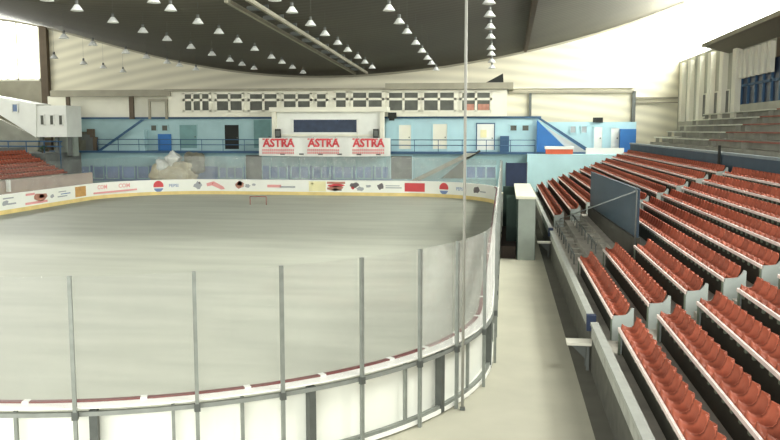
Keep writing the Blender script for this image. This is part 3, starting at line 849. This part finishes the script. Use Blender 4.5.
def door(n, x0, y0, x1, y1, Y, leaf, frame, label, extra=None):
    c = (x0 + x1) / 2; a, b = at(x0, (y0 + y1) / 2, Y).x, at(x1, (y0 + y1) / 2, Y).x; z0_, z1_ = at(c, y1, Y).z, at(c, y0, Y).z
    o = thing('door_%d' % n, ((a + b) / 2, Y, z0_), label, 'door'); o['kind'] = 'structure'
    MB().box(a - .08, a, Y - .06, Y + .01, z0_, z1_).box(b, b + .08, Y - .06, Y + .01, z0_, z1_).box(a - .08, b + .08, Y - .06, Y + .01, z1_, z1_ + .1).build('door_frame', frame, o)
    lf = MB().box(a, b, Y - .03, Y + .01, z0_, z1_).build('door_leaf', leaf, o)
    MB().box(b - .2, b - .1, Y - .09, Y - .03, z0_ + .95, z0_ + 1.05).build('door_handle', Mt['dsteel'], lf)
    return o, a, b, z0_, z1_


door(1, 246, 155, 262, 179, YL, Mt['dgrey'], Mt['teal'], 'dark grey lower door left of the banner')
door(2, 391, 156, 412, 179, YL, Mt['dgrey'], Mt['lblue'], 'dark grey lower door right of the banner')

# ---- upper storey
zb, zt = zs + .18, zc(118.6, YU)
struct('wall_upper', MB().box(at(74, 135, YU).x, at(395, 135, YU).x, YU, YU + .3, zb, zt), Mt['ltop'], 'pale teal upper wall on the balcony, left of the scoring booth', 'wall')
struct('wall_upper_right', MB().box(at(386, 135, YU).x, at(540, 135, YU).x, YU - .02, YU + .3, zb, zt), Mt['lblue'], 'light blue upper wall on the balcony, right of the scoring booth', 'wall')
struct('wall_far_right', MB().box(at(540, 135, YU + 1.2).x, at(636, 135, YU + 1.2).x, YU + 1.2, YU + 1.5, zb, zc(122, YU + 1.2, 590)), Mt['lblue'], 'sunlit light blue wall beyond the blue stair', 'wall')
struct('trim_1', MB().box(at(74, 119, YU).x, at(541, 119, YU).x, YU - .25, YU + .3, zt, zt + .16), Mt['dblue'], 'dark blue cornice along the upper wall', 'trim')
for q in (door(3, 180, 125, 197, 148, YU, Mt['gdoor'], Mt['ltop'], 'green upper door on the balcony'),
          door(4, 225, 125, 239, 149, YU, Mt['dark'], Mt['ltop'], 'open dark upper doorway between green door and banner'),
          door(5, 254, 120, 271, 148, YU, Mt['gdoor'], Mt['ltop'], 'green-grey upper panel door beside the scoring booth'),
          door(6, 399, 125, 411, 149, YU - .02, Mt['cream'], Mt['lblue'], 'cream upper door right of the scoring booth'),
          door(7, 433, 124, 447, 149, YU - .02, Mt['cream'], Mt['lblue'], 'second cream upper door right of the scoring booth'),
          door(8, 477, 124, 494, 150, YU - .02, Mt['white'], Mt['dblue'], 'white upper door with a yellow notice and blue frame')): pass
p = at(483, 134, YU - .06)
tag(MB().box(p.x - .22, p.x + .3, YU - .11, YU - .082, p.z - .3, p.z + .35).build('yellow_notice', Mt['pyel']), 'small yellow notice on the white upper door', 'notice')
for i, (x, l) in enumerate(((151, 'left'), (162, 'right'))):
    win('window_%d' % (30 + i), x, 125, x + 6, 131, YU, Mt['ltop'], Mt['window'], 1, 1, label=f'small dark upper window above the blue panel, {l} of the pair', ft=.04)
for i, (x, l) in enumerate(((510, 'left'), (522, 'right'))):
    win('window_%d' % (33 + i), x, 125, x + 7, 131, YU - .02, Mt['lblue'], Mt['window'], 1, 1, label=f'small grey upper window by the blue stair, {l} of the pair', ft=.04)
for i, (x, l) in enumerate(((570, 'left'), (581, 'right'))):
    win('window_%d' % (35 + i), x, 126, x + 6, 133, YU + 1.2, Mt['lblue'], Mt['pgrey'], 1, 1, label=f'small pale upper window beyond the blue stair, {l} of the pair', ft=.04)
door(9, 594, 127, 602, 150, YU + 1.2, Mt['white'], Mt['lblue'], 'white door below the dark sign at the right end')
door(10, 611, 128, 619, 150, YU + 1.2, Mt['white'], Mt['lblue'], 'white door beside the blue corner pier')
mb = rect(MB(), 158, 134, 171, 151.4, YU - .12, .1)
tag(mb.build('blue_hoarding', Mt['blue']), 'blue panel leaning on the upper wall left of the green door', 'panel')
tag(rect(MB(), 593, 117.5, 603, 122.5, YU + 1.05, .14).build('dark_sign', Mt['dark']), 'small dark box sign above the white door at right', 'sign')
struct('column_blue', rect(MB(), 620, 129, 636, 153, YU + .6, .9), Mt['blue'], 'bright blue corner pier at the right end of the balcony', 'pier')
tag(rect(MB(), 500, 136, 509, 151.8, YU - .3, .25).build('blue_cupboard', Mt['dblue']), 'dark blue cupboard beside the white upper door', 'cupboard')
tag(rect(rect(MB(), 388, 112.5, 396, 118.5, YP - .56, .4), 389, 118.5, 394, 120.5, YP - .5, .3).build('loudspeaker', Mt['dark']), 'black loudspeaker under the press box at the booth corner', 'loudspeaker')
# railing
t = thing('balcony_railing', (-16, YL - .25, zb), 'thin blue-grey railing along the balcony', 'railing')
xa_, xb_ = at(98, 150, YL - .25).x, at(535, 150, YL - .25).x
xm0, xm1 = at(266, 150, YL - .25).x, at(391, 150, YL - .25).x
for (u, v) in ((xa_, xm0), (xm1, xb_)):
    for dz in (.55, 1.0): MB().tube([(u, YL - .25, zb + dz), (v, YL - .25, zb + dz)], .035, 6).build('rail', Mt['dblue'], t)
    n = round((v - u) / 1.9)
    for k in range(n + 1):
        x = u + (v - u) * k / n; MB().tube([(x, YL - .25, zb), (x, YL - .25, zb + 1.0)], .03, 6).build('post', Mt['dblue'], t)
# left diagonal stair (behind the balcony), right blue stair
t = thing('left_stair', (at(110, 150, YU - 1).x, YU - 1, zb), 'stair with a dark blue sloping rail climbing beside the left booth', 'stair')
a0, a1 = at(97, 151, YU - .95), at(141, 119.5, YU - .95)
MB().prism([(a0.x, YU - .95, a0.z), (a0.x + .35, YU - .95, a0.z), (a1.x + .35, YU - .95, a1.z), (a1.x, YU - .95, a1.z)], (0, .08, 0)).build('rail', Mt['dblue'], t)
sb = MB(); nst = 14
for k in range(nst):
    u0 = k / nst; u1 = (k + 1) / nst
    sb.box(a0.x + (a1.x - a0.x) * u0 + .2, a0.x + (a1.x - a0.x) * u1 + .2, YU - .85, YU - .1, zb, max(zb + .1, zb + (a1.z - zb - .9) * u1))
sb.build('steps', Mt['ltop'], t)
t = thing('clutter_stack', (at(86, 140, YU - .6).x, YU - .6, zb), 'dark heap of stored clutter beside the sloping stair rail', 'clutter')
hm = MB(); rg = random.Random(3)
for k in range(7):
    x0 = 78 + rg.random() * 15; w_ = 3 + rg.random() * 5; yt = 128 + rg.random() * 14
    MBk = rect(MB(), x0, yt, x0 + w_, 151, YU - .5 - .05 * k, .4); MBk.build('stored_board', [Mt['dgrey'], Mt['brown'], Mt['heapd']][k % 3], t)
t = thing('blue_stair', (at(560, 150, YU).x, YU, zb), 'bright blue stair flank with dark sloping rail descending to the right', 'stair')
q = [at(536.5, 152, YU - .6), at(570, 152, YU - .6), at(537, 120, YU - .6)]
MB().prism(q, (0, .4, 0)).build('flank', Mt['blue'], t)
q = [at(537, 118, YU - .65), at(540, 117.5, YU - .65), at(589, 149, YU - .65), at(585, 150.5, YU - .65)]
MB().prism(q, (0, .12, 0)).build('rail', Mt['dblue'], t)
q = [at(571, 152, YU - .3), at(588, 152, YU - .3), at(556, 133, YU - .3), at(545, 126, YU - .3)]
MB().prism(q, (0, .3, 0)).build('treads', Mt['white'], t)
t = thing('orange_counter', (at(559, 152, 68).x, 68, zc(154.5, 67.2, 560)), 'low orange-red box with white top on the light blue block', 'box')
rect(MB(), 546, 149.3, 573, 154.05, 67.5, 1.0).build('body', Mt['orange'], t); rect(MB(), 545, 146.5, 574, 149.3, 67.45, 1.1).build('lid', Mt['white'], t)
mb = rect(MB(), 586, 148, 624, 154.0, 67.6, .3)
tag(mb.build('pale_parapet', Mt['white']), 'low pale parapet at the right end of the light blue block', 'parapet')
# stair seen through the far glass at right
t = thing('glass_side_stair', (at(440, 178, YL - 1).x, YL - 1, 0), 'pale stair behind the far glass rising to the balcony', 'stair')
b0, b1 = at(413, 181, YL - 1.0), at(470, 153, YL - 1.0)
MB().prism([(b0.x - .3, YL - 1.0, b0.z), (b0.x + .5, YL - 1.0, b0.z), (b1.x + .5, YL - 1.0, b1.z), (b1.x - .3, YL - 1.0, b1.z)], (0, .07, 0)).build('stringer', Mt['gallery'], t)
for k in range(12):
    u = k / 11; MB().box(b0.x + (b1.x - b0.x) * u - .15, b0.x + (b1.x - b0.x) * u + .3, YL - .93, YL - .06, b0.z + (b1.z - b0.z) * u - .1, b0.z + (b1.z - b0.z) * u - .04).build('tread', Mt['gallery'], t)
q = [at(440, 179, YL - .8), at(466, 179, YL - .8), at(466, 158, YL - .8)]
MB().prism([(p.x, YL - .04, max(p.z, -.02)) for p in q], (0, .03, 0)).build('under_panel', Mt['dgrey'], t)
p0, p1 = at(466, 159, YL - 1.0), at(480, 151, YL - 1.0)
MB().tube([(p0.x, YL - 1.0, p0.z), (p1.x, YL - .7, p1.z)], .09).build('rail', Mt['dark'], t)
MB().box(b0.x - .4, b0.x + .6, YL - 1.0, YL - .06, -.02, b0.z).build('base_block', Mt['gallery'], t)

# ---- press box
pb = thing('press_box', (-14, YP, zt), 'long cream press box with dark windows under the ceiling', 'press box')
zp0, zp1 = zc(117.5, YP), zc(90.5, YP)
xa_, xb_ = at(168, 100, YP).x, at(507, 100, YP).x
MB().box(xa_, xb_, YP + .02, YE, zt + .16, zp1).build('wall', Mt['cream'], pb)
MB().box(xa_ - .2, at(386, 95, YP).x, YP - .3, YE, zp1, zp1 + .2).build('roof', Mt['beamgrey'], pb)
MB().box(at(386, 95, YP).x, xb_ + .5, YP - .5, YE, zp1 + .02, zp1 + .55).build('roof', Mt['beamgrey'], pb)
for (x0, x1, nx_) in ((184, 210, 3), (216, 243, 2), (249, 278, 2), (283, 311, 2), (316, 327, 1), (335, 347, 1), (352, 383, 2), (388, 419, 2), (423, 455, 2), (461, 491, 2)):
    win('window', x0, 91.5 if x0 > 330 else 93, x1, 111.5, YP, Mt['cream'], Mt['window'], nx_, 2, parent=pb, ft=.10)
for (x0, x1) in ((464, 474), (478, 489)):
    rect(MB(), x0, 104, x1, 111, YP - .05, .03).build('curtain', Mt['rust'], pb)
wd = MB(); q = [at(484, 79, YP), at(502, 73, YP), at(503, 79.5, YP)]
zq = zp1 + .55; xq0, xq1 = at(486, 79, YP).x, at(503, 79, YP).x
tag(MB().prism([(xq0, YP - .3, zq), (xq1, YP - .3, zq + .75), (xq1 + .05, YP - .3, zq)], (0, .6, 0)).build('dark_floodlight', Mt['dark']), 'dark wedge on the press box roof at its right end', 'floodlight')
# ---- upper left beams and posts, right beams
t = thing('left_gallery_beam', (at(110, 93, YP).x, YP, zc(97, YP, 110)), 'grey-brown beam on posts left of the press box', 'beam')
rect(MB(), 50, 90, 170, 96.5, YP - .2, .5).build('beam', Mt['beamgrey'], t)
rect(MB(), 129, 96.5, 133, 119, YP - .1, .3).build('post', Mt['brown'], t)
rect(MB(), 66, 96.5, 69, 120, YP - .1, .3).build('post', Mt['brown'], t)
for x in (148, 165): rect(MB(), x, 99, x + 2, 119, YP - .1, .2).build('post', Mt['beamgrey'], t)
rect(MB(), 148, 99, 167, 101.5, YP - .15, .2).build('cross_rail', Mt['beamgrey'], t)
struct('wall_upper_left', rect(MB(), 48, 96, 168, 122, YP + 1.0, .3), Mt['cream'], 'cream wall under the left beam', 'wall')
t = thing('right_wall_frame', (at(580, 90, YE).x, YE, 4), 'grey beam and post framing the recessed bay right of the press box', 'beam')
rect(MB(), 508, 90.5, 634, 93, YE - .3, .3).build('beam', Mt['beamgrey'], t)
rect(MB(), 508, 87, 634, 88.2, YE - .3, .3).build('beam', Mt['cream'], t)
rect(MB(), 632, 91, 635.5, 130, YE - .3, .3).build('post', Mt['dgrey'], t)
rect(MB(), 529, 93, 531.5, 116, YE - .3, .3).build('post', Mt['dgrey'], t)
rect(MB(), 636, 97, 678, 98.5, YE - .3, .3).build('pipe', Mt['beamgrey'], t)
rect(MB(), 636, 102, 678, 103, YE - .3, .3).build('pipe', Mt['beamgrey'], t)

# ---- scoring booth with banner
YB = 68.3
t = thing('scoring_booth', (at(330, 138, YB).x, YB, zs), 'white scoring booth with a wide dark window above the banner', 'booth')
rect(MB(), 277, 111.5, 382, 153, YB + .3, YP - .12 - YB - .3).build('body', Mt['white'], t)
rect(MB(), 269, 107, 387, 111.8, YB - .2, YP - YB + .08).build('roof', Mt['cream'], t)
win('window', 293, 119.0, 357.5, 133, YB + .3, Mt['white'], Mt['scr'], 1, 1, parent=t, ft=.06)
for x in (272, 380): rect(MB(), x, 111.8, x + 4, 152, YB, .3).build('post', Mt['cream'], t)
rect(MB(), 276, 134.5, 382, 136.5, YB + .1, .25).build('sill', Mt['cream'], t)
for i, x in enumerate((275, 373)):
    q = at(x + 3, 134, YB - .1)
    s_ = thing('booth_loudspeaker', q, f'small black loudspeaker on the {["left", "right"][i]} post of the scoring booth', 'loudspeaker', 'booth loudspeakers')
    rect(MB(), x, 129, x + 5.5, 138, YB - .16, .14).build('cabinet', Mt['dark'], s_)
    rect(MB(), x + .8, 130.5, x + 4.7, 136.5, YB - .20, .05).build('grille', Mt['dgrey'], s_)
YN = YB - .45
q0, q1 = at(259, 147, YN), at(390.5, 147, YN); zn0, zn1 = at(325, 156, YN).z, at(325, 138, YN).z
t = thing('sponsor_banner', ((q0.x + q1.x) / 2, YN, zn0), 'white banner with three red chequered logos under the scoring booth', 'banner')
cl = MB(); nseg = 48
for i in range(nseg):
    x0 = q0.x + (q1.x - q0.x) * i / nseg; x1 = q0.x + (q1.x - q0.x) * (i + 1) / nseg
    o0 = .03 * math.sin(i * .9); o1 = .03 * math.sin((i + 1) * .9)
    sg = .05 * math.sin(math.pi * i / nseg); sg1 = .05 * math.sin(math.pi * (i + 1) / nseg)
    cl.add([(x0, YN + o0, zn0 - sg), (x1, YN + o1, zn0 - sg1), (x1, YN + o1, zn1), (x0, YN + o0, zn1), (x0, YN + .02 + o0, zn0 - sg), (x1, YN + .02 + o1, zn0 - sg1), (x1, YN + .02 + o1, zn1), (x0, YN + .02 + o0, zn1)],
           [(0, 1, 2, 3), (7, 6, 5, 4), (3, 2, 6, 7), (4, 5, 1, 0)])
cl.build('cloth', Mt['white'], t)
for cx in (278.5, 323.5, 368.5):
    lg = MB(); c = at(cx, 143.3, YN - .06); w2 = at(cx + 16.3, 143, YN).x - c.x
    vs_, fs_ = text_mesh('ASTRA', .95, .035); mx_ = max(v[0] for v in vs_)
    lg.add([(c.x + v[0] * w2 / mx_, YN - .05 - v[2], c.z + v[1]) for v in vs_], fs_, 0)
    for i in range(14):                                             # the chequered edge over the letters
        if i % 2 == 0: lg.box(c.x - w2 + 2 * w2 * i / 14, c.x - w2 + 2 * w2 * (i + 1) / 14, YN - .052, YN - .045, c.z + .30, c.z + .40, 0)
    c2 = at(cx, 151.3, YN)
    for j in range(2):
        for i in range(17):
            lg.box(c2.x - w2 + 2 * w2 * i / 17, c2.x - w2 + 2 * w2 * (i + .75) / 17, YN - .052, YN - .045, c2.z - .22 + .24 * j, c2.z - .04 + .24 * j, 1)
    lg.build('logo', [Mt['red'], Mt['pred']], t)
for i in range(6):
    x = q0.x + (q1.x - q0.x) * (i + .5) / 6; MB().tube([(x, YN + .03, zn1 - .05), (x, YB - .02, zn1 + .12)], .015, 5).build('tie', Mt['dgrey'], t)
for x in (262, 388): c = at(x, 150, YN + .08); MB().tube([(c.x, YN + .1, at(327, 153.5, YN + .02).z + .002), (c.x, YN + .1, zn1)], .03, 6).build('pole', Mt['dsteel'], t)
struct('floor_booth', rect(MB(), 266, 153.5, 388, 155, YN + .02, YL - YN), Mt['dgrey'], 'slab under the scoring booth', 'slab')

# ---- pale heap behind the far boards
hp = thing('pale_heap', (at(176, 178, 68).x, 68.0, 0), 'tall pale beige and white heap behind the far boards under the balcony', 'heap')


def lump(cx, cy, r, rv, m, name, seed):
    c = at(cx, cy, 68.0); bm = bmesh.new(); bmesh.ops.create_icosphere(bm, subdivisions=3, radius=1); rg = random.Random(seed)
    ph = [rg.uniform(0, 6) for _ in range(6)]
    rx = r / 820 * 68; rz = rv / 820 * 68
    for v in bm.verts:
        k = 1 + .13 * math.sin(v.co.x * 4 + ph[0]) + .12 * math.sin(v.co.z * 5 + ph[1]) + .1 * math.sin(v.co.y * 6 + v.co.x * 3 + ph[2])
        v.co = Vector((c.x + v.co.x * rx * k, 68.0 + v.co.y * .75 * k, max(-.02, c.z + v.co.z * rz * k)))
    me = [tuple(v.co) for v in bm.verts]; bm.verts.index_update(); fs = [tuple(v.index for v in f.verts) for f in bm.faces]; bm.free()
    MB().add(me, fs, 0, True).build(name, m, hp)


lump(175, 180, 27, 15, Mt['heap'], 'mound', 1); lump(186, 168, 13, 9, Mt['heap'], 'mound', 2); lump(158, 174, 11, 9, Mt['heap'], 'mound', 3)
lump(173, 159, 9, 8, Mt['heapw'], 'white_lump', 4); lump(163, 165, 7, 6, Mt['heapw'], 'white_lump', 5); lump(194, 163, 10, 12, Mt['heapd'], 'dark_lump', 6)

# ---- left stand and booth
Ya, Yb = 46.0, 63.0
pf = [(-33.2, -.02), (-33.2, .9), (-34.2, 1.63)]
for j, (x, z) in enumerate(LSP): pf += [(x + .15, z - .42), (x - .6, z - .42)]
pf += [(-39.1, LSP[-1][1] - .3), (-39.1, -.02)]
struct('floor_left_terrace', MB().prism([(x, Ya, z) for x, z in pf], (0, Yb - Ya - 1.2, 0)), Mt['conc'], 'grey terrace steps of the stand across the ice', 'terrace')
struct('wall_left_front', MB().box(-33.2, -33.0, Ya, Yb - .6, -.02, 2.0), Mt['pink'], 'pinkish front wall of the stand across the ice', 'wall')
tag(rect(MB(), 6, 180, 9.5, 192, 50.5, .15).build('white_stake', Mt['white']), 'thin white post in front of the pinkish wall at left', 'post')
struct('wall_left_back', MB().box(-39.5, -39.1, Ya, Yb, -.02, 4.0), Mt['dgrey'], 'dark wall behind the seats across the ice', 'wall')
cb = thing('commentary_booth', (at(54, 137, 66).x, 66, 4.8), 'white box booth with three small dark windows above the left seats', 'booth')
rect(MB(), 36, 105.5, 66.5, 137, 66, 2.5).build('body', Mt['white'], cb)
q = [at(-30, 92, 65.9), at(36, 104, 65.9), at(36, 137.5, 65.9), at(-30, 96, 65.9)]
MB().prism(q, (0, 2.4, 0)).build('sloping_wing', Mt['white'], cb)
for x in (40.5, 50, 59): win('window', x, 115, x + 4, 125, 66, Mt['white'], Mt['window'], 1, 1, parent=cb, ft=.04)
win('window', 12.5, 104, 18, 112, 65.9, Mt['white'], Mt['wblue'], 1, 1, parent=cb, ft=.04)
for x in (40, 55, 68): rect(MB(), x, 137, x + 3, 156, 66.4, .3).build('support', Mt['dgrey'], cb)
rect(MB(), 60, 137, 74, 156, 67.0, .8).build('side_wall', Mt['sgrey'], cb)
pf = [(at(-30, 110, 66.9).x, 66.9, 2.5)]
struct('wall_left_steps', MB().prism([at(-40, 100, 69), at(38, 138, 69), at(38, 156, 69), at(-40, 156, 69)], (0, .4, 0)), Mt['gallery'], 'grey stepped wall under the white booth', 'wall')
t = thing('left_walkway_rail', (at(25, 148, 65).x, 65, 3.5), 'dark railing above the seats across the ice', 'railing')
for y in (141, 146): a, b = at(-20, y, 65.2), at(62, y + .5, 65.2); MB().tube([a, b], .06, 6).build('rail', Mt['dblue'], t)
for x in (-10, 8, 26, 44, 60): a = at(x, 141, 65.2); MB().tube([(a.x, 65.2, 2.2), (a.x, 65.2, a.z)], .05, 6).build('post', Mt['dblue'], t)
struct('floor_left_deck', MB().box(at(-40, 150, 64).x, at(48, 150, 64).x, 63.6, 69.4, -.02, zc(153.5, 63.6, 30)), Mt['dgrey'], 'deck below the white booth', 'deck')
t = thing('green_plant', (at(45, 150, 65).x, 64.6, zc(153.5, 63.6, 30)), 'small dark green plant beside the white booth support', 'plant')
pm = MB(); rg = random.Random(5); bx = t.location
for k in range(40):
    a = rg.uniform(0, 6.28); r_ = rg.uniform(.1, .5); h_ = rg.uniform(.15, .6)
    c = Vector((bx.x + r_ * math.cos(a), bx.y + r_ * math.sin(a) * .5, bx.z + h_)); dd = Vector((math.cos(a), math.sin(a), .6)) * .16; sd = Vector((-math.sin(a), math.cos(a), 0)) * .06
    pm.add([c - dd, c + sd, c + dd, c - sd], [(0, 1, 2, 3)])
pm.build('foliage', Mt['green'], t)
MB().tube([(bx.x, bx.y, bx.z), (bx.x, bx.y, bx.z + .3)], .05).build('stem', Mt['brown'], t)

# ================================================================ LIGHT
wd = bpy.data.worlds.new('sky'); sc.world = wd; wd.use_nodes = True
bg = wd.node_tree.nodes['Background']; bg.inputs['Color'].default_value = lin((255, 253, 246)); bg.inputs['Strength'].default_value = .42
sd = bpy.data.lights.new('daylight', 'SUN'); sd.energy = 1.75; sd.angle = R(24); sd.color = (1, .99, .93)
so = bpy.data.objects.new('daylight', sd); COL.objects.link(so)
so.rotation_euler = Vector((-.56, .12, -.82)).to_track_quat('-Z', 'Y').to_euler()


def window_or_fill_light(name, loc, d, sx, sy, watts):
    l = bpy.data.lights.new(name, 'AREA'); l.shape = 'RECTANGLE'; l.size = sx; l.size_y = sy; l.energy = watts; l.color = (.985, 1, .95)
    o = bpy.data.objects.new(name, l); COL.objects.link(o); o.location = loc
    o.rotation_euler = Vector(d).to_track_quat('-Z', 'Y').to_euler()


# daylight through the tall side glazing and the bright corner window, plus added fills
window_or_fill_light('side_window_light', (XW + .6, 46, 14.4), (-1, 0, 0), 54, 6, 27000)
window_or_fill_light('left_fill_light', (-50.2, 50, 13.4), (1, 0, 0), 40, 5, 5000)  # added fill for the left of the end wall, source unseen
window_or_fill_light('corner_window_light', (-48, YE + .8, 14), (0, -1, 0), 9, 9, 5000)
window_or_fill_light('rear_fill_light', (-16, -14, 8), (0, 1, .05), 56, 12, 16000)  # added frontal fill behind the camera to brighten the far facade
sc.view_settings.view_transform = 'Standard'; sc.view_settings.look = 'None'; sc.view_settings.gamma = 1; sc.view_settings.use_curve_mapping = False
sc.view_settings.exposure = 0.0
sc.cycles.transparent_max_bounces = 40
sc.cycles.max_bounces = 8
